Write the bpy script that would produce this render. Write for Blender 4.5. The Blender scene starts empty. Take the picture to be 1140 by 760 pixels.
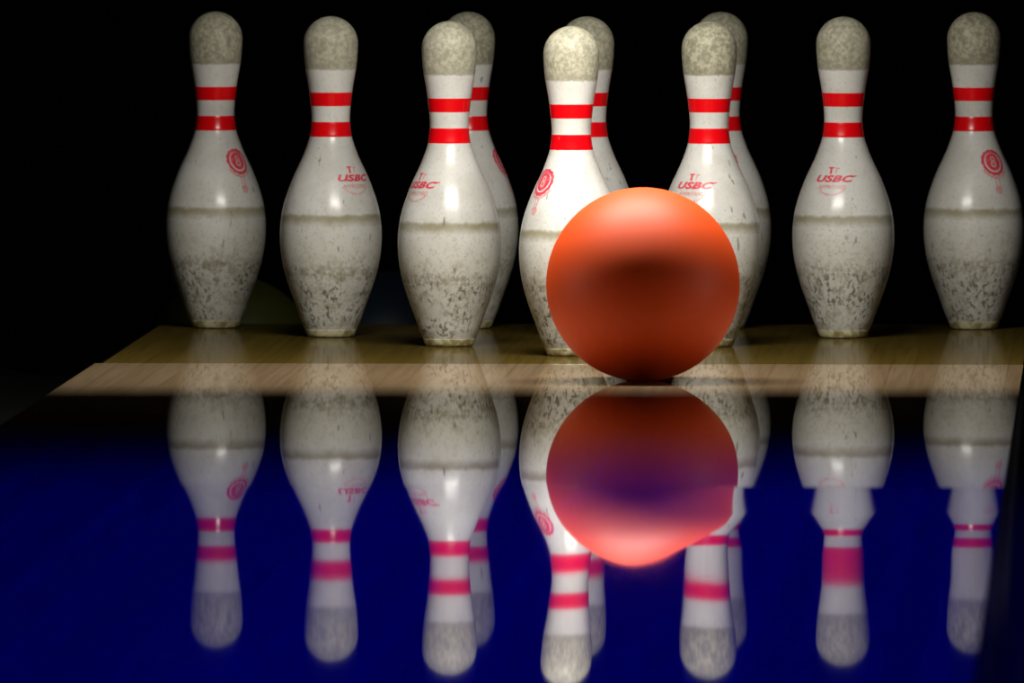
import bpy, bmesh, math, random
from mathutils import Vector, Matrix

random.seed(7)
scene = bpy.context.scene
COL = scene.collection
PI = math.pi

# ------------------------------------------------------------------ helpers
def link(o, parent=None):
    COL.objects.link(o)
    if parent is not None:
        o.parent = parent
    return o

def mesh_obj(name, bm, mat, parent=None, smooth=True):
    bmesh.ops.recalc_face_normals(bm, faces=bm.faces[:])
    me = bpy.data.meshes.new(name)
    bm.to_mesh(me)
    bm.free()
    for p in me.polygons:
        p.use_smooth = smooth
    me.materials.append(mat)
    return link(bpy.data.objects.new(name, me), parent)

def tag(o, label=None, cat=None, group=None, kind=None):
    if label: o['label'] = label
    if cat: o['category'] = cat
    if group: o['group'] = group
    if kind: o['kind'] = kind
    return o

def add_box(bm, x0, x1, y0, y1, z0, z1, bevel=0.0):
    r = bmesh.ops.create_cube(bm, size=1.0)
    vs = r['verts']
    for v in vs:
        v.co = Vector(((x0 + x1) / 2 + v.co.x * (x1 - x0), (y0 + y1) / 2 + v.co.y * (y1 - y0), (z0 + z1) / 2 + v.co.z * (z1 - z0)))
    if bevel > 0:
        es = list({e for v in vs for e in v.link_edges})
        bmesh.ops.bevel(bm, geom=es, offset=bevel, segments=2, affect='EDGES', profile=0.5)

def lathe(bm, prof, seg=96, cap_bottom=False, cap_top=False):
    """prof: list of (r, z) from bottom to top; r==0 closes on a pole."""
    rings = []
    for r, z in prof:
        if r <= 1e-7:
            rings.append([bm.verts.new((0, 0, z))])
        else:
            rings.append([bm.verts.new((r * math.cos(2 * PI * k / seg), r * math.sin(2 * PI * k / seg), z)) for k in range(seg)])
    for a, b in zip(rings, rings[1:]):
        for k in range(seg):
            k2 = (k + 1) % seg
            if len(a) == 1 and len(b) == 1:
                continue
            if len(a) == 1:
                bm.faces.new((a[0], b[k2], b[k]))
            elif len(b) == 1:
                bm.faces.new((a[k], a[k2], b[0]))
            else:
                bm.faces.new((a[k], a[k2], b[k2], b[k]))
    if cap_bottom and len(rings[0]) > 1:
        bm.faces.new(list(reversed(rings[0])))
    if cap_top and len(rings[-1]) > 1:
        bm.faces.new(rings[-1])

# ------------------------------------------------------------------ node helpers
class NT:
    def __init__(self, name):
        self.m = bpy.data.materials.new(name)
        self.m.use_nodes = True
        self.t = self.m.node_tree
        self.t.nodes.clear()
        self.out = self.t.nodes.new('ShaderNodeOutputMaterial')
        self.p = self.t.nodes.new('ShaderNodeBsdfPrincipled')
        self.t.links.new(self.p.outputs[0], self.out.inputs[0])
    def n(self, kind, **kw):
        nd = self.t.nodes.new(kind)
        for k, v in kw.items():
            setattr(nd, k, v)
        return nd
    def set(self, sock, v):
        if hasattr(v, 'is_output'):
            self.t.links.new(v, sock)
        else:
            sock.default_value = v
    def math(self, op, a, b=0.0, c=0.0, clamp=False):
        nd = self.n('ShaderNodeMath', operation=op)
        nd.use_clamp = clamp
        self.set(nd.inputs[0], a); self.set(nd.inputs[1], b)
        if len(nd.inputs) > 2: self.set(nd.inputs[2], c)
        return nd.outputs[0]
    def step(self, v, a, b):
        """smooth 0..1 from a to b (a may exceed b)"""
        nd = self.n('ShaderNodeMapRange', interpolation_type='SMOOTHSTEP')
        nd.clamp = True
        self.set(nd.inputs['Value'], v)
        if a <= b:
            nd.inputs['From Min'].default_value = a; nd.inputs['From Max'].default_value = b
        else:
            nd.inputs['From Min'].default_value = b; nd.inputs['From Max'].default_value = a
            nd.inputs['To Min'].default_value = 1.0; nd.inputs['To Max'].default_value = 0.0
        return nd.outputs['Result']
    def mix(self, f, a, b):
        nd = self.n('ShaderNodeMix', data_type='RGBA')
        self.set(nd.inputs[0], f); self.set(nd.inputs[6], a); self.set(nd.inputs[7], b)
        return nd.outputs[2]
    def noise(self, vec, scale, detail=3.0, rough=0.55):
        nd = self.n('ShaderNodeTexNoise')
        self.t.links.new(vec, nd.inputs['Vector'])
        nd.inputs['Scale'].default_value = scale
        nd.inputs['Detail'].default_value = detail
        nd.inputs['Roughness'].default_value = rough
        return nd.outputs['Fac']
    def mapping(self, vec, scale=(1, 1, 1), loc=(0, 0, 0), rot=(0, 0, 0)):
        nd = self.n('ShaderNodeMapping')
        self.t.links.new(vec, nd.inputs['Vector'])
        nd.inputs['Scale'].default_value = scale
        nd.inputs['Location'].default_value = loc
        nd.inputs['Rotation'].default_value = rot
        return nd.outputs[0]

def c4(r, g, b): return (r, g, b, 1.0)

def simple(name, col, rough=0.5, spec=0.5, coat=0.0):
    k = NT(name)
    k.p.inputs['Base Color'].default_value = c4(*col)
    k.p.inputs['Roughness'].default_value = rough
    k.p.inputs['Specular IOR Level'].default_value = spec
    k.p.inputs['Coat Weight'].default_value = coat
    return k

# ------------------------------------------------------------------ materials
def mat_pin_body():
    k = NT('worn_white_plastic')
    tc = k.n('ShaderNodeTexCoord').outputs['Object']
    rnd = k.n('ShaderNodeObjectInfo').outputs['Random']
    off = k.n('ShaderNodeCombineXYZ')
    k.set(off.inputs[0], k.math('MULTIPLY', rnd, 37.0)); k.set(off.inputs[1], k.math('MULTIPLY', rnd, 91.0)); k.set(off.inputs[2], k.math('MULTIPLY', rnd, 13.0))
    add = k.n('ShaderNodeVectorMath', operation='ADD')
    k.t.links.new(tc, add.inputs[0]); k.t.links.new(off.outputs[0], add.inputs[1])
    v = add.outputs[0]
    sep = k.n('ShaderNodeSeparateXYZ'); k.t.links.new(tc, sep.inputs[0])
    z = sep.outputs['Z']
    big = k.noise(v, 28, 3)
    fine = k.noise(v, 190, 4, 0.65)
    mid = k.noise(v, 75, 4, 0.6)
    # clean shoulders
    col = k.mix(k.step(big, 0.35, 0.7), c4(0.79, 0.785, 0.755), c4(0.70, 0.69, 0.645))
    # the lower half is duller and yellower
    low = k.step(z, 0.150, 0.095)
    col = k.mix(k.math('MULTIPLY', low, 0.75), col, c4(0.72, 0.70, 0.62))
    # soft smudges over the lower half
    sm = k.math('MULTIPLY', k.step(mid, 0.46, 0.68), k.step(z, 0.135, 0.07))
    col = k.mix(k.math('MULTIPLY', sm, 0.62), col, c4(0.36, 0.33, 0.21))
    # fine grey grime over the whole pin, heavier below the ring
    gr = k.step(k.noise(v, 240, 3, 0.7), 0.50, 0.72)
    gr = k.math('MULTIPLY', gr, k.math('ADD', 0.22, k.math('MULTIPLY', k.step(z, 0.20, 0.08), 0.38)))
    col = k.mix(gr, col, c4(0.34, 0.325, 0.245))
    sp = k.math('MULTIPLY', k.step(k.noise(k.mapping(v, (1, 1, 0.7)), 260, 1.5), 0.70, 0.76), k.step(k.noise(v, 22, 2), 0.48, 0.6))
    col = k.mix(k.math('MULTIPLY', sp, 0.7), col, c4(0.2, 0.19, 0.15))
    # grimy ring round the belly
    zn = k.math('ADD', z, k.math('MULTIPLY', k.math('SUBTRACT', mid, 0.5), 0.008))
    ring = k.math('MULTIPLY', k.step(zn, 0.1485, 0.1435), k.step(zn, 0.1300, 0.1425))
    col = k.mix(k.math('MULTIPLY', ring, k.math('ADD', k.math('MULTIPLY', big, 0.6), 0.45)), col, c4(0.30, 0.265, 0.135))
    # second, broken scuff ring lower down
    zn2 = k.math('ADD', z, k.math('MULTIPLY', k.math('SUBTRACT', mid, 0.5), 0.02))
    ring2 = k.math('MULTIPLY', k.step(zn2, 0.088, 0.080), k.step(zn2, 0.066, 0.076))
    ring2 = k.math('MULTIPLY', ring2, k.step(fine, 0.42, 0.6))
    col = k.mix(k.math('MULTIPLY', ring2, 0.6), col, c4(0.27, 0.24, 0.14))
    # dark nicks, thick towards the foot
    st = k.mapping(v, (1, 1, 0.6))
    nick = k.noise(st, 240, 2.5, 0.55)
    gate = k.step(k.noise(v, 32, 2), 0.34, 0.58)
    dens = k.math('MULTIPLY', k.step(z, 0.105, 0.06), k.step(z, 0.004, 0.016))
    nk = k.math('MULTIPLY', k.math('MULTIPLY', k.step(nick, 0.52, 0.60), gate), dens)
    col = k.mix(k.math('MULTIPLY', nk, 0.85), col, c4(0.15, 0.14, 0.10))
    # rare scratches everywhere
    st2 = k.mapping(v, (1, 1, 0.35), rot=(0.5, 0.4, 0.2))
    sc = k.step(k.noise(st2, 120, 1.5), 0.70, 0.76)
    col = k.mix(k.math('MULTIPLY', sc, 0.7), col, c4(0.22, 0.21, 0.17))
    # dirty knocked head
    zh = k.math('ADD', z, k.math('MULTIPLY', k.math('SUBTRACT', fine, 0.5), 0.006))
    head = k.step(zh, 0.3165, 0.3195)
    hd = k.mix(k.step(fine, 0.36, 0.62), c4(0.24, 0.228, 0.145), c4(0.50, 0.475, 0.335))
    hd = k.mix(k.math('MULTIPLY', k.step(mid, 0.50, 0.68), 0.65), hd, c4(0.17, 0.158, 0.10))
    hd = k.mix(k.math('MULTIPLY', k.step(zh, 0.332, 0.322), 0.35), hd, c4(0.22, 0.205, 0.13))
    hd = k.mix(k.math('MULTIPLY', k.step(k.noise(v, 330, 2), 0.6, 0.7), 0.5), hd, c4(0.17, 0.16, 0.11))
    hd = k.mix(k.step(rnd, 0.0, 1.0), hd, k.mix(0.25, hd, c4(0.62, 0.6, 0.5)))
    col = k.mix(k.math('MULTIPLY', head, 0.92), col, hd)
    k.set(k.p.inputs['Base Color'], col)
    k.p.inputs['Specular IOR Level'].default_value = 0.4
    rg = k.math('ADD', 0.24, k.math('MULTIPLY', k.math('MAXIMUM', head, k.math('MULTIPLY', low, 0.5)), 0.30))
    k.set(k.p.inputs['Roughness'], rg)
    bp = k.n('ShaderNodeBump')
    bp.inputs['Strength'].default_value = 0.25
    bp.inputs['Distance'].default_value = 0.0006
    k.set(bp.inputs['Height'], k.math('ADD', k.math('MULTIPLY', nk, -1.0), k.math('MULTIPLY', head, fine)))
    k.t.links.new(bp.outputs[0], k.p.inputs['Normal'])
    return k.m

def mat_base_ring():
    k = NT('yellowed_nylon')
    tc = k.n('ShaderNodeTexCoord').outputs['Object']
    f = k.noise(tc, 110, 3)
    k.set(k.p.inputs['Base Color'], k.mix(k.step(f, 0.4, 0.65), c4(0.74, 0.68, 0.44), c4(0.33, 0.28, 0.11)))
    k.p.inputs['Roughness'].default_value = 0.5
    return k.m

def mat_red():
    k = NT('red_neck_paint')
    tc = k.n('ShaderNodeTexCoord').outputs['Object']
    f = k.noise(k.mapping(tc, (1, 1, 0.5)), 90, 3)
    k.set(k.p.inputs['Base Color'], k.mix(k.step(f, 0.66, 0.76), c4(0.93, 0.003, 0.008), c4(0.80, 0.12, 0.1)))
    k.p.inputs['Roughness'].default_value = 0.22
    return k.m

def mat_print(name, a, b):
    k = NT(name)
    tc = k.n('ShaderNodeTexCoord').outputs['Object']
    f = k.noise(tc, 160, 2)
    k.set(k.p.inputs['Base Color'], k.mix(k.step(f, 0.4, 0.68), c4(*a), c4(*b)))
    k.p.inputs['Roughness'].default_value = 0.35
    return k.m

def mat_ball(name, a, b, rough, coat=0.0):
    k = NT(name)
    tc = k.n('ShaderNodeTexCoord').outputs['Object']
    f = k.noise(tc, 14, 4)
    g = k.noise(tc, 420, 2)
    col = k.mix(k.step(f, 0.35, 0.7), c4(*a), c4(*b))
    k.set(k.p.inputs['Base Color'], col)
    k.set(k.p.inputs['Roughness'], k.math('ADD', rough - 0.03, k.math('MULTIPLY', g, 0.06)))
    k.p.inputs['Specular IOR Level'].default_value = 0.5
    k.p.inputs['Coat Weight'].default_value = coat
    k.p.inputs['Coat Roughness'].default_value = 0.12
    return k.m

def mat_boards(name, tints, rough, width=0.0267, seam=0.03, spec=0.5, worn=0.2):
    """boards running along Y with a tint of their own and fine grain"""
    k = NT(name)
    tc = k.n('ShaderNodeTexCoord').outputs['Object']
    sep = k.n('ShaderNodeSeparateXYZ'); k.t.links.new(tc, sep.inputs[0])
    u = k.math('DIVIDE', sep.outputs['X'], width)
    idx = k.math('FLOOR', u)
    wn = k.n('ShaderNodeTexWhiteNoise', noise_dimensions='1D')
    k.set(wn.inputs['W'], idx)
    grain = k.noise(k.mapping(tc, (160, 2.5, 1)), 1.0, 4, 0.6)
    col = k.mix(wn.outputs['Value'], c4(*tints[0]), c4(*tints[1]))
    col = k.mix(k.math('MULTIPLY', k.step(grain, 0.42, 0.68), 0.55), col, c4(*tints[2]))
    fr = k.math('FRACT', u)
    line = k.math('MAXIMUM', k.step(fr, seam, 0.0), k.step(fr, 1 - seam, 1.0))
    col = k.mix(k.math('MULTIPLY', line, 0.5), col, c4(tints[2][0] * 0.4, tints[2][1] * 0.4, tints[2][2] * 0.4))
    k.set(k.p.inputs['Base Color'], col)
    k.p.inputs['Roughness'].default_value = rough
    k.p.inputs['Specular IOR Level'].default_value = spec
    df = k.n('ShaderNodeBsdfDiffuse'); k.set(df.inputs['Color'], col)
    mx = k.n('ShaderNodeMixShader'); mx.inputs[0].default_value = worn
    k.t.links.new(k.p.outputs[0], mx.inputs[1]); k.t.links.new(df.outputs[0], mx.inputs[2])
    k.t.links.new(mx.outputs[0], k.out.inputs[0])
    return k.m

def mat_dark(name, a, b, rough, spec=0.2, scale=20):
    k = NT(name)
    tc = k.n('ShaderNodeTexCoord').outputs['Object']
    f = k.noise(tc, scale, 3)
    k.set(k.p.inputs['Base Color'], k.mix(f, c4(*a), c4(*b)))
    k.p.inputs['Roughness'].default_value = rough
    k.p.inputs['Specular IOR Level'].default_value = spec
    return k.m

M_PIN = mat_pin_body()
M_RING = mat_base_ring()
M_RED = mat_red()
M_MARK = mat_print('red_stamp_ink', (0.84, 0.055, 0.10), (0.82, 0.16, 0.20))
M_FAINT = mat_print('worn_stamp_ink', (0.80, 0.36, 0.36), (0.78, 0.52, 0.48))
M_ORANGE = mat_ball('orange_urethane', (0.90, 0.088, 0.004), (0.86, 0.078, 0.003), 0.56)
M_OLIVE = mat_ball('olive_urethane', (0.030, 0.034, 0.002), (0.024, 0.028, 0.002), 0.5)
M_NAVY = mat_ball('navy_urethane', (0.003, 0.012, 0.022), (0.003, 0.008, 0.020), 0.5)
M_LANE = mat_boards('oiled_lane_boards', ((0.31, 0.22, 0.13), (0.28, 0.19, 0.105), (0.21, 0.135, 0.07)), 0.015)
M_DECK = mat_boards('worn_pin_deck_boards', ((0.105, 0.07, 0.014), (0.085, 0.057, 0.011), (0.06, 0.04, 0.008)), 0.075, worn=0.45)
M_GUTTER = mat_dark('black_gutter_plastic', (0.004, 0.004, 0.004), (0.003, 0.003, 0.003), 0.6, 0.05)
M_GUTTER_B = mat_dark('dark_grey_gutter_plastic', (0.050, 0.047, 0.05), (0.035, 0.032, 0.038), 0.06, 0.5)
M_BLACK = mat_dark('matt_black_panel', (0.0016, 0.0016, 0.0016), (0.001, 0.001, 0.001), 0.9, 0.0)
M_CURTAIN = mat_dark('black_pit_curtain', (0.0022, 0.002, 0.0016), (0.001, 0.001, 0.001), 0.95, 0.0, 6)

# ------------------------------------------------------------------ camera (beyond the foul line, long lens)
F_PX, HCAM, XCAM, YCAM = 17840.0, 0.778, 0.65, -18.5
cam = bpy.data.cameras.new('camera')
cam_o = link(bpy.data.objects.new('camera', cam))
cam.sensor_fit = 'HORIZONTAL'; cam.sensor_width = 36.0
cam.lens = F_PX / 1140.0 * 36.0
yaw = math.atan(693.0 / F_PX); pitch = math.atan(734.0 / F_PX)
cam_o.location = (XCAM, YCAM, HCAM)
cam_o.rotation_euler = (PI / 2 - pitch, 0, yaw)
cam.clip_start = 0.5; cam.clip_end = 60
cam.dof.use_dof = True
cam.dof.focus_distance = 18.35
cam.dof.aperture_fstop = cam.lens / 36.0
scene.camera = cam_o

# ------------------------------------------------------------------ the setting
DECK_Y0, DECK_Y1 = -0.225, 0.915
LX0, LX1 = -0.537, 0.524
bm = bmesh.new()
add_box(bm, LX0 + 0.007, LX1, DECK_Y0, DECK_Y1, -0.09, 0.0, 0.0015)
tag(mesh_obj('pin_deck', bm, M_DECK, smooth=False), 'dark brown wooden deck the white pins stand on', 'pin deck', kind='structure')

# Lane: an old lane is never flat. Its sections sag and crown by about a millimetre, which
# shifts what it mirrors. The left and the right boards have each settled in their own way;
# the tilt is written as the shift of the mirror image it causes at the pins (mm on the pin plane).
TILT = [  # Y, left boards, right boards
    (-0.20, 0, 0), (-1.30, 0, 0), (-2.20, 1, 6), (-2.85, 4, 5), (-3.022, 5, 3),
    (-3.030, 7, 37), (-3.050, 7, 37), (-3.075, 7.5, 33), (-3.28, 8, 15), (-3.50, 8, -4), (-3.70, 8.5, 3),
    (-3.80, 9, 12), (-3.87, 9.5, 18), (-3.92, 10, 21), (-4.00, 10.5, 23), (-4.13, 10.5, 25.5), (-4.20, 10, 22), (-4.27, 9.5, 18),
    (-4.40, 7, 9.5), (-4.50, 5.5, 4), (-4.58, 2.5, 0), (-4.66, 1.5, -1.5), (-4.85, 1.5, -1), (-5.30, 0, 1),
    (-5.80, -2, 1), (-6.60, 0, 0), (-18.6, 0, 0),
]
def tilt(y):
    for (ya, la, ra), (yb, lb, rb) in zip(TILT, TILT[1:]):
        if yb <= y <= ya:
            t = (ya - y) / (ya - yb)
            return (la + (lb - la) * t) * 0.001 / 0.95, (ra + (rb - ra) * t) * 0.001 / 0.95
    return 0.0, 0.0

SEAM_Y = -3.026
SEAM_UP = (0.0014, 0.0026)
ys = []
y = DECK_Y0 - 0.001
while y > -18.4:
    ys.append(y)
    y -= 0.03 if y > -2.9 else 0.004 if y > -3.12 else 0.0125 if y > -6.7 else 0.4
ys.append(-18.45)
NX = 28
xs = [LX0 + (LX1 - LX0) * i / NX for i in range(NX + 1)]
bm = bmesh.new()
z2 = [0.0, 0.0]
rows = []
for j, y in enumerate(ys):
    if j:
        dy = ys[j - 1] - y
        ym = (y + ys[j - 1]) / 2
        for k, sh in enumerate(tilt(ym)):
            lv = 2.0 * max(1.2, 0.45 - ym)
            z2[k] -= (sh - 2.0 * z2[k] * min(1.0, max(0.0, (y + 5.1) / 0.5))) / lv * dy
            z2[k] *= math.exp(-dy / 2.5 * min(1.0, max(0.0, (-4.6 - y) / 0.8)))
        if ys[j - 1] > SEAM_Y >= y:                 # the next section is laid a millimetre or two proud
            z2[0] += SEAM_UP[0]; z2[1] += SEAM_UP[1]
    row = []
    for x in xs:
        t = min(1.0, max(0.0, (x - 0.19) / 0.07)); t = t * t * (3 - 2 * t)
        row.append(bm.verts.new((x, y, z2[0] * (1 - t) + z2[1] * t)))
    rows.append(row)
for a, b in zip(rows, rows[1:]):
    for i in range(NX):
        bm.faces.new((a[i], a[i + 1], b[i + 1], b[i]))
# sides of the lane
for side, flip in ((0, False), (NX, True)):
    low = [bm.verts.new((r[side].co.x, r[side].co.y, -0.06)) for r in rows]
    top = [bm.verts.new(r[side].co) for r in rows]
    for i in range(len(rows) - 1):
        bm.faces.new((top[i], top[i + 1], low[i + 1], low[i]))
tag(mesh_obj('bowling_lane', bm, M_LANE), 'glossy oiled bowling lane mirroring the pins under blue light', 'bowling lane', kind='structure')

def gutter(name, x_in, x_out, label, mat):
    bm = bmesh.new()
    n = 40
    prof = []
    for i in range(n + 1):
        a = PI * i / n
        x = (x_in + x_out) / 2 - (x_out - x_in) / 2 * math.cos(a)
        z = -0.004 - 0.060 * math.sin(a) ** 0.9
        prof.append((x, z))
    yv = [DECK_Y1] + [DECK_Y1 - 0.5 * i for i in range(1, 39)]
    rr = [[bm.verts.new((x, yy, z)) for x, z in prof] for yy in yv]
    for a, b in zip(rr, rr[1:]):
        for i in range(n):
            bm.faces.new((a[i], a[i + 1], b[i + 1], b[i]))
    return tag(mesh_obj(name, bm, mat), label, 'gutter', kind='structure')
gutter('gutter_left', LX0 - 0.001, LX0 - 0.236, 'black gutter along the left side of the lane', M_GUTTER)
gutter('gutter_right', LX1 + 0.001, LX1 + 0.236, 'black gutter along the right side of the lane', M_GUTTER_B)
for nm, a, b in (('trim_1', LX0 - 0.46, LX0 - 0.237), ('trim_2', LX1 + 0.237, LX1 + 0.46)):
    bm = bmesh.new(); add_box(bm, a, b, -18.1, DECK_Y1, -0.1, 0.012, 0.004)
    tag(mesh_obj(nm, bm, M_BLACK, smooth=False), kind='structure')
PIT_Z = -0.168
bm = bmesh.new(); add_box(bm, -1.05, 1.05, DECK_Y1 + 0.002, 2.1, PIT_Z - 0.05, PIT_Z)
tag(mesh_obj('floor', bm, M_CURTAIN, smooth=False), kind='structure')
# pit curtain: heavy cloth with shallow folds
bm = bmesh.new()
nx, nz = 90, 6
g = [[bm.verts.new((-1.0 + 2.0 * i / nx, 1.95 + 0.018 * math.sin(i * 0.62) + 0.008 * math.sin(i * 1.7 + 1), PIT_Z + 1.5 * j / nz)) for i in range(nx + 1)] for j in range(nz + 1)]
for j in range(nz):
    for i in range(nx):
        bm.faces.new((g[j][i], g[j][i + 1], g[j + 1][i + 1], g[j + 1][i]))
tag(mesh_obj('wall_back', bm, M_CURTAIN), kind='structure')
for nm, a, b in (('wall_left', LX0 - 0.30, LX0 - 0.26), ('wall_right', LX1 + 0.26, LX1 + 0.30)):
    bm = bmesh.new(); add_box(bm, a, b, -0.66, 2.1, 0.0, 1.3, 0.003)
    tag(mesh_obj(nm, bm, M_BLACK, smooth=False), kind='structure')
# masking board across the lane above the frame, which hides the pin lamp from the players
MASK_Y, MASK_Z = -0.70, 0.552
bm = bmesh.new(); add_box(bm, LX0 - 0.30, LX1 + 0.30, MASK_Y - 0.02, MASK_Y, MASK_Z, 1.5, 0.003)
tag(mesh_obj('wall_front', bm, M_BLACK, smooth=False), kind='structure')

# ------------------------------------------------------------------ bowling pin
PROF = [(9, 30.9), (19, 35.3), (33.4, 40.3), (57, 48.9), (85.7, 57.0), (114.3, 60.4), (149.2, 57.9), (184.2, 47.0), (219, 31.4),
        (238.1, 25.0), (254, 22.8), (276.2, 23.75), (298.5, 26.6), (320.7, 30.4), (342.9, 32.2), (348.7, 32.33)]
def pin_radius(z):
    P = PROF
    if z >= 348.7:
        h = z - 348.7
        return math.sqrt(max(0.0, 32.33 ** 2 - h * h))
    for i in range(len(P) - 1):
        if P[i][0] <= z <= P[i + 1][0]:
            def slope(k):
                if k == 0: return (P[1][1] - P[0][1]) / (P[1][0] - P[0][0])
                if k == len(P) - 1: return 0.0
                a = (P[k][1] - P[k - 1][1]) / (P[k][0] - P[k - 1][0]); b = (P[k + 1][1] - P[k][1]) / (P[k + 1][0] - P[k][0])
                ha = P[k][0] - P[k - 1][0]; hb = P[k + 1][0] - P[k][0]
                return (a * hb + b * ha) / (ha + hb)
            h = P[i + 1][0] - P[i][0]; t = (z - P[i][0]) / h
            m0, m1 = slope(i) * h, slope(i + 1) * h
            return ((2 * t ** 3 - 3 * t * t + 1) * P[i][1] + (t ** 3 - 2 * t * t + t) * m0 + (-2 * t ** 3 + 3 * t * t) * P[i + 1][1] + (t ** 3 - t * t) * m1)
    return P[0][1]

def pin_point(az, z, lift):
    """az measured from -Y towards +X, z in mm; lift in mm off the skin"""
    e = 0.5
    r = pin_radius(z); s = (pin_radius(z + e) - pin_radius(z - e)) / (2 * e)
    n = math.hypot(1, s)
    rr = r + lift / n; zz = z - lift * s / n
    return Vector((rr * math.sin(az), -rr * math.cos(az), zz)) * 0.001

def body_bm():
    bm = bmesh.new()
    zs = [9 + i * 3.2 for i in range(107)]
    zs = [z for z in zs if z < 348.7]
    prof = [(pin_radius(z), z) for z in zs]
    for i in range(0, 19):
        a = PI / 2 * i / 18
        prof.append((32.33 * math.cos(a) if i < 18 else 0.0, 348.7 + 32.33 * math.sin(a)))
    prof = [(30.6, 8.0)] + prof
    lathe(bm, [(r * 0.001, z * 0.001) for r, z in prof], 96, cap_bottom=False)
    return bm

def ring_bm():
    bm = bmesh.new()
    p = [(25.6, 0.0), (26.8, 0.35), (27.9, 1.3), (28.7, 2.6), (29.4, 4.3), (30.1, 6.3), (30.75, 8.3), (31.0, 9.1), (30.0, 9.3)]
    lathe(bm, [(r * 0.001, z * 0.001) for r, z in p], 96, cap_bottom=True, cap_top=True)
    return bm

def band_bm(z0, z1):
    bm = bmesh.new()
    n = 10
    p = []
    for i in range(n + 1):
        z = z0 + (z1 - z0) * i / n
        p.append(((pin_radius(z) + (0.05 if i in (0, n) else 0.28)) * 0.001, z * 0.001))
    lathe(bm, p, 96)
    return bm

def wrap(bm, az0, zc0, lift):
    """bend a flat drawing (x right, y up, in mm) round the pin at azimuth az0, height zc0"""
    r0 = pin_radius(zc0)
    # walk along the profile so that drawing heights are distances on the skin
    def along(d):
        z = zc0; left = abs(d); sg = 1 if d >= 0 else -1
        while left > 0:
            e = min(0.5, left)
            s = (pin_radius(z + 0.25) - pin_radius(z - 0.25)) / 0.5
            z += sg * e / math.hypot(1, s); left -= e
        return z
    for v in bm.verts:
        z = along(v.co.y)
        v.co = pin_point(az0 + v.co.x / pin_radius(z), z, lift)

def flat_poly(bm, pts):
    vs = [bm.verts.new((x, y, 0)) for x, y in pts]
    bm.faces.new(vs)

def flat_ring(bm, cx, cy, r0, r1, seg=40, sy=1.0, wob=0.0, nw=12, a0=0.0, a1=2 * PI):
    full = abs(a1 - a0 - 2 * PI) < 1e-6
    n = seg
    A = []; B = []
    for i in range(n if full else n + 1):
        a = a0 + (a1 - a0) * i / n
        w = 1 + wob * math.cos(nw * a)
        A.append(bm.verts.new((cx + r0 * math.cos(a), cy + r0 * sy * math.sin(a), 0)) if r0 > 0 else None)
        B.append(bm.verts.new((cx + r1 * w * math.cos(a), cy + r1 * w * sy * math.sin(a), 0)))
    if r0 <= 0:
        bm.faces.new(B); return
    m = len(B)
    for i in range(m if full else m - 1):
        j = (i + 1) % m
        bm.faces.new((A[i], A[j], B[j], B[i]))

def text_bm(txt, size, spacing=1.0, shear=0.0, fat=0.0):
    cu = bpy.data.curves.new('lettering', 'FONT')
    cu.body = txt; cu.size = size; cu.space_character = spacing; cu.shear = shear; cu.offset = fat
    cu.align_x = 'CENTER'; cu.align_y = 'CENTER'; cu.resolution_u = 3
    o = bpy.data.objects.new('lettering', cu); COL.objects.link(o)
    dg = bpy.context.evaluated_depsgraph_get()
    dg.update()
    me = bpy.data.meshes.new_from_object(o.evaluated_get(dg))
    bm = bmesh.new(); bm.from_mesh(me)
    bpy.data.objects.remove(o); bpy.data.curves.remove(cu); bpy.data.meshes.remove(me)
    return bm

def join_into(dst, src, dx=0, dy=0, sx=1, sy=1):
    mp = {}
    for v in src.verts:
        mp[v] = dst.verts.new((v.co.x * sx + dx, v.co.y * sy + dy, 0))
    for f in src.faces:
        try: dst.faces.new([mp[v] for v in f.verts])
        except ValueError: pass
    src.free()

def cut_fine(bm, step=2.0):
    lo = min(v.co.x for v in bm.verts); hi = max(v.co.x for v in bm.verts)
    x = lo + step
    while x < hi:
        bmesh.ops.bisect_plane(bm, geom=bm.verts[:] + bm.edges[:] + bm.faces[:], plane_co=(x, 0, 0), plane_no=(1, 0, 0))
        x += step
    lo = min(v.co.y for v in bm.verts); hi = max(v.co.y for v in bm.verts)
    y = lo + step
    while y < hi:
        bmesh.ops.bisect_plane(bm, geom=bm.verts[:] + bm.edges[:] + bm.faces[:], plane_co=(0, y, 0), plane_no=(0, 1, 0))
        y += step

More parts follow.
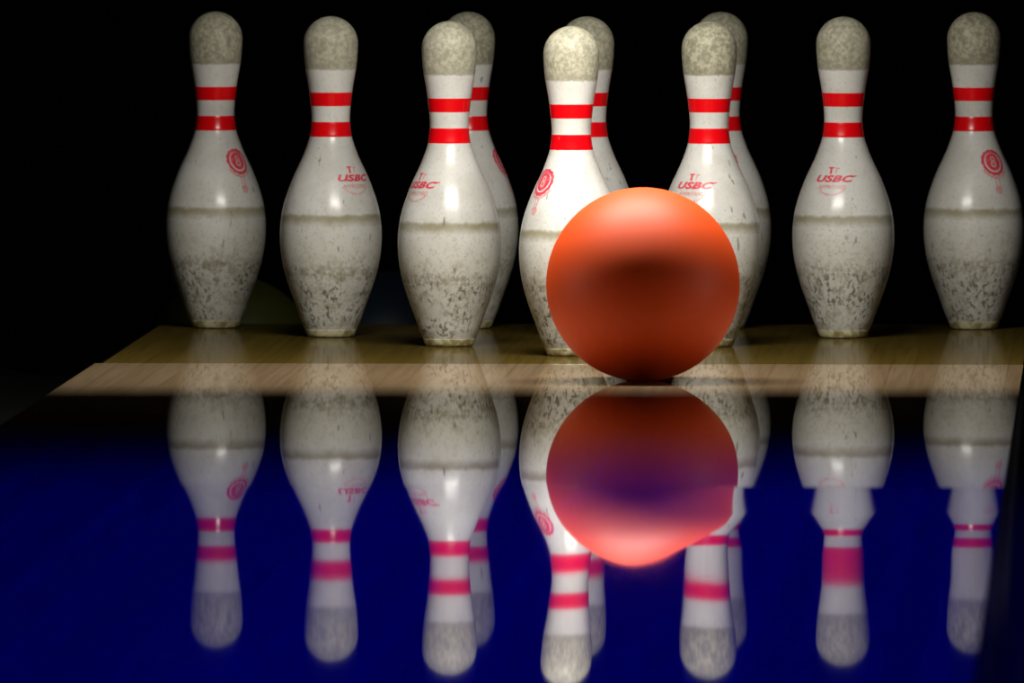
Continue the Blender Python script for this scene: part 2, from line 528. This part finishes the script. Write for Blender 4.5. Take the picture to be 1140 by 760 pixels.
def make_pin():
    root = link(bpy.data.objects.new('bowling_pin', None))
    root.empty_display_size = 0.1
    mesh_obj('body', body_bm(), M_PIN, root)
    tag(mesh_obj('base_ring', ring_bm(), M_RING, root), 'yellowed plastic ring at the foot')
    tag(mesh_obj('neck_band', band_bm(274.6, 290.8), M_RED, root), 'upper red band round the neck')
    tag(mesh_obj('neck_band', band_bm(238.2, 255.8), M_RED, root), 'lower red band round the neck')
    # stamp one: figure, letters and small curved lettering
    bm = bmesh.new()
    join_into(bm, text_bm('USBC', 11.5, 1.06, 0.32, 0.56), 0, 0, 1.56, 0.98)
    flat_poly(bm, [(21.5, 3.6), (28.5, 4.6), (29, 3.5), (22, 2.2)])          # swash running off the last letter
    flat_poly(bm, [(-6.2, 14.2), (-5.0, 15.6), (1.0, 15.6), (1.2, 14.0), (-1.2, 13.6), (-1.5, 6.8), (-4.2, 6.4), (-3.9, 12.9)])
    cut_fine(bm); wrap(bm, 0.0, 189.5, 0.25)
    tag(mesh_obj('stamp', bm, M_MARK, root), 'red stamped letters USBC under a small figure')
    bm = bmesh.new()
    join_into(bm, text_bm('APPROVED', 6.3, 1.04, 0.2, 0.28), 0, -10.2, 1.08, 0.95)
    flat_poly(bm, [(2.4, 15.2), (7.4, 14.6), (7.2, 13.0), (4.9, 13.2), (4.2, 7.0), (2.4, 7.4), (3.0, 13.2)])
    for i in range(13):                                                        # worn curved line of tiny letters
        a = -PI / 2 + (i - 6) * 0.155
        cx, cy = 21 * math.cos(a), 0.5 + 21 * math.sin(a) * 0.97
        h = 1.6 if i % 3 else 1.1
        flat_poly(bm, [(cx - 1.15, cy - h), (cx + 0.9, cy - h), (cx + 1.15, cy + h), (cx - 0.7, cy + h)])
    cut_fine(bm); wrap(bm, 0.0, 189.5, 0.25)
    tag(mesh_obj('stamp', bm, M_FAINT, root), 'faded smaller red lettering APPROVED with a curved line')
    # stamp two: scalloped round seal with a tail, on the far side
    bm = bmesh.new()
    flat_ring(bm, 0, 0, 11.6, 15.4, 72, 1.1, 0.03, 14)
    flat_ring(bm, 0, 0.8, 0.0, 9.9, 48, 1.15)
    cut_fine(bm); wrap(bm, PI, 201.0, 0.25)
    tag(mesh_obj('seal', bm, M_MARK, root), 'round red seal')
    bm = bmesh.new()
    flat_ring(bm, 0, 4.6, 1.6, 3.4, 24); flat_ring(bm, 0, -2.2, 1.7, 4.0, 24, 1.1)
    cut_fine(bm); wrap(bm, PI, 201.0, 0.45)
    mesh_obj('seal_figure', bm, mat_print('pale_stamp', (0.80, 0.45, 0.42), (0.8, 0.5, 0.46)), root)
    bm = bmesh.new()
    flat_ring(bm, 0, -3.5, 15.2, 18.0, 24, 0.95, 0.0, 12, -PI * 0.88, -PI * 0.12)
    flat_poly(bm, [(-3.6, -20.5), (-1.6, -20.5), (-1.4, -30), (-3.0, -30)])
    flat_poly(bm, [(1.6, -20.5), (3.6, -20.5), (3.0, -30), (1.4, -30)])
    flat_ring(bm, 0, -35, 0.0, 5.2, 30, 0.95, 0.12, 5)
    cut_fine(bm); wrap(bm, PI, 201.0, 0.25)
    tag(mesh_obj('seal_tail', bm, M_FAINT, root), 'faded pink tail of the seal')
    return root

S = 0.3048; R = S * math.sqrt(3) / 2
# (x, y, stamp azimuth in degrees, label)
PINS = [
    (0.0, 0.0, 127, 'white bowling pin at the front of the triangle, left side showing beside the orange ball'),
    (-S / 2, R, -50, 'white bowling pin left of the ball, letters at its left edge, hiding a dimmer pin'),
    (S / 2, R, -25, 'white bowling pin rising behind the right of the orange ball, letters on its shoulder'),
    (-S, 2 * R, 40, 'white bowling pin, second from left, letters on its right shoulder'),
    (0.0, 2 * R, 120, 'white bowling pin mostly hidden behind the front pin, right edge showing'),
    (S, 2 * R, -16, 'whole white bowling pin right of the ball with red letters facing front, second from right'),
    (-1.5 * S, 3 * R, 226, 'leftmost white bowling pin, greyish, with a round red seal'),
    (-0.5 * S, 3 * R, 260, 'dim white bowling pin peeking out right of the pin left of the ball'),
    (0.5 * S, 3 * R, 190, 'dim white bowling pin behind the ball, only a thin right edge showing'),
    (1.5 * S, 3 * R, 216, 'rightmost white bowling pin with a round red seal, near the lane edge'),
]
proto = make_pin()
proto_parts = list(proto.children)
for i, (x, y, az, label) in enumerate(PINS):
    if i == 0:
        r = proto
    else:
        r = proto.copy(); COL.objects.link(r)
        for ch in proto_parts:
            c = ch.copy(); COL.objects.link(c); c.parent = r
    r.location = (x, y, 0.0)
    r.rotation_euler = (0, 0, math.radians(az))
    tag(r, label, 'bowling pin', 'ten bowling pins set up on the pin deck')

# ------------------------------------------------------------------ balls
def ball(name, x, y, z, mat, label, group=None):
    bm = bmesh.new()
    bmesh.ops.create_uvsphere(bm, u_segments=96, v_segments=64, radius=0.108)
    o = mesh_obj(name, bm, mat)
    o.location = (x, y, z)
    o.rotation_euler = (0.4, 0.3, 0.8)
    return tag(o, label, 'bowling ball', group)
BALL_Y = -0.665
ball('bowling_ball', 0.65 + (716 - 1263) / (F_PX / (18.5 + BALL_Y)), BALL_Y, 0.1076, M_ORANGE, 'orange bowling ball rolling up to the front pins')
ball('bowling_ball', -0.463, 1.20, PIT_Z + 0.108, M_OLIVE, 'dark olive bowling ball in the pit behind the leftmost pins', 'balls lying in the pit')
ball('bowling_ball', -0.275, 1.33, PIT_Z + 0.108, M_NAVY, 'dark blue bowling ball in the pit right of the olive ball', 'balls lying in the pit')

# ------------------------------------------------------------------ light
def area(name, loc, size, size_y, power, col, rot, spread=PI):
    l = bpy.data.lights.new(name, 'AREA')
    l.shape = 'RECTANGLE'; l.size = size; l.size_y = size_y; l.energy = power; l.color = col; l.spread = spread
    o = link(bpy.data.objects.new(name, l)); o.location = loc; o.rotation_euler = rot
    return o
# tube behind the masking board, aimed down at the pins
area('pin_lamp', (0.02, -0.585, 0.80), 0.6, 0.15, 15.5, (1.0, 0.96, 0.875), (math.radians(17), 0, 0))
# blue lamps over the lane
area('blue_lane_lamp', (0.15, -6.6, 2.6), 1.3, 8.0, 60.0, (0.0, 0.0, 1.0), (0, 0, 0), math.radians(42))
# added fill lights low on both sides, brightening the orange ball; not real fixtures
for sx in (-1, 1):
    area('ball_side_fill', (4.0 * sx, -1.25, 0.32), 1.2, 0.5, 0.9, (1.0, 0.85, 0.7), (math.radians(87), 0, math.radians(81 * sx)), math.radians(40))

w = bpy.data.worlds.new('World'); scene.world = w; w.use_nodes = True
w.node_tree.nodes['Background'].inputs[0].default_value = (0.0, 0.0, 0.0, 1)
w.node_tree.nodes['Background'].inputs[1].default_value = 0.0

vs = scene.view_settings
scene.display_settings.display_device = 'sRGB'
vs.view_transform = 'Standard'; vs.look = 'None'; vs.exposure = 0.0; vs.gamma = 1.0
try: vs.use_curve_mapping = False
except Exception: pass
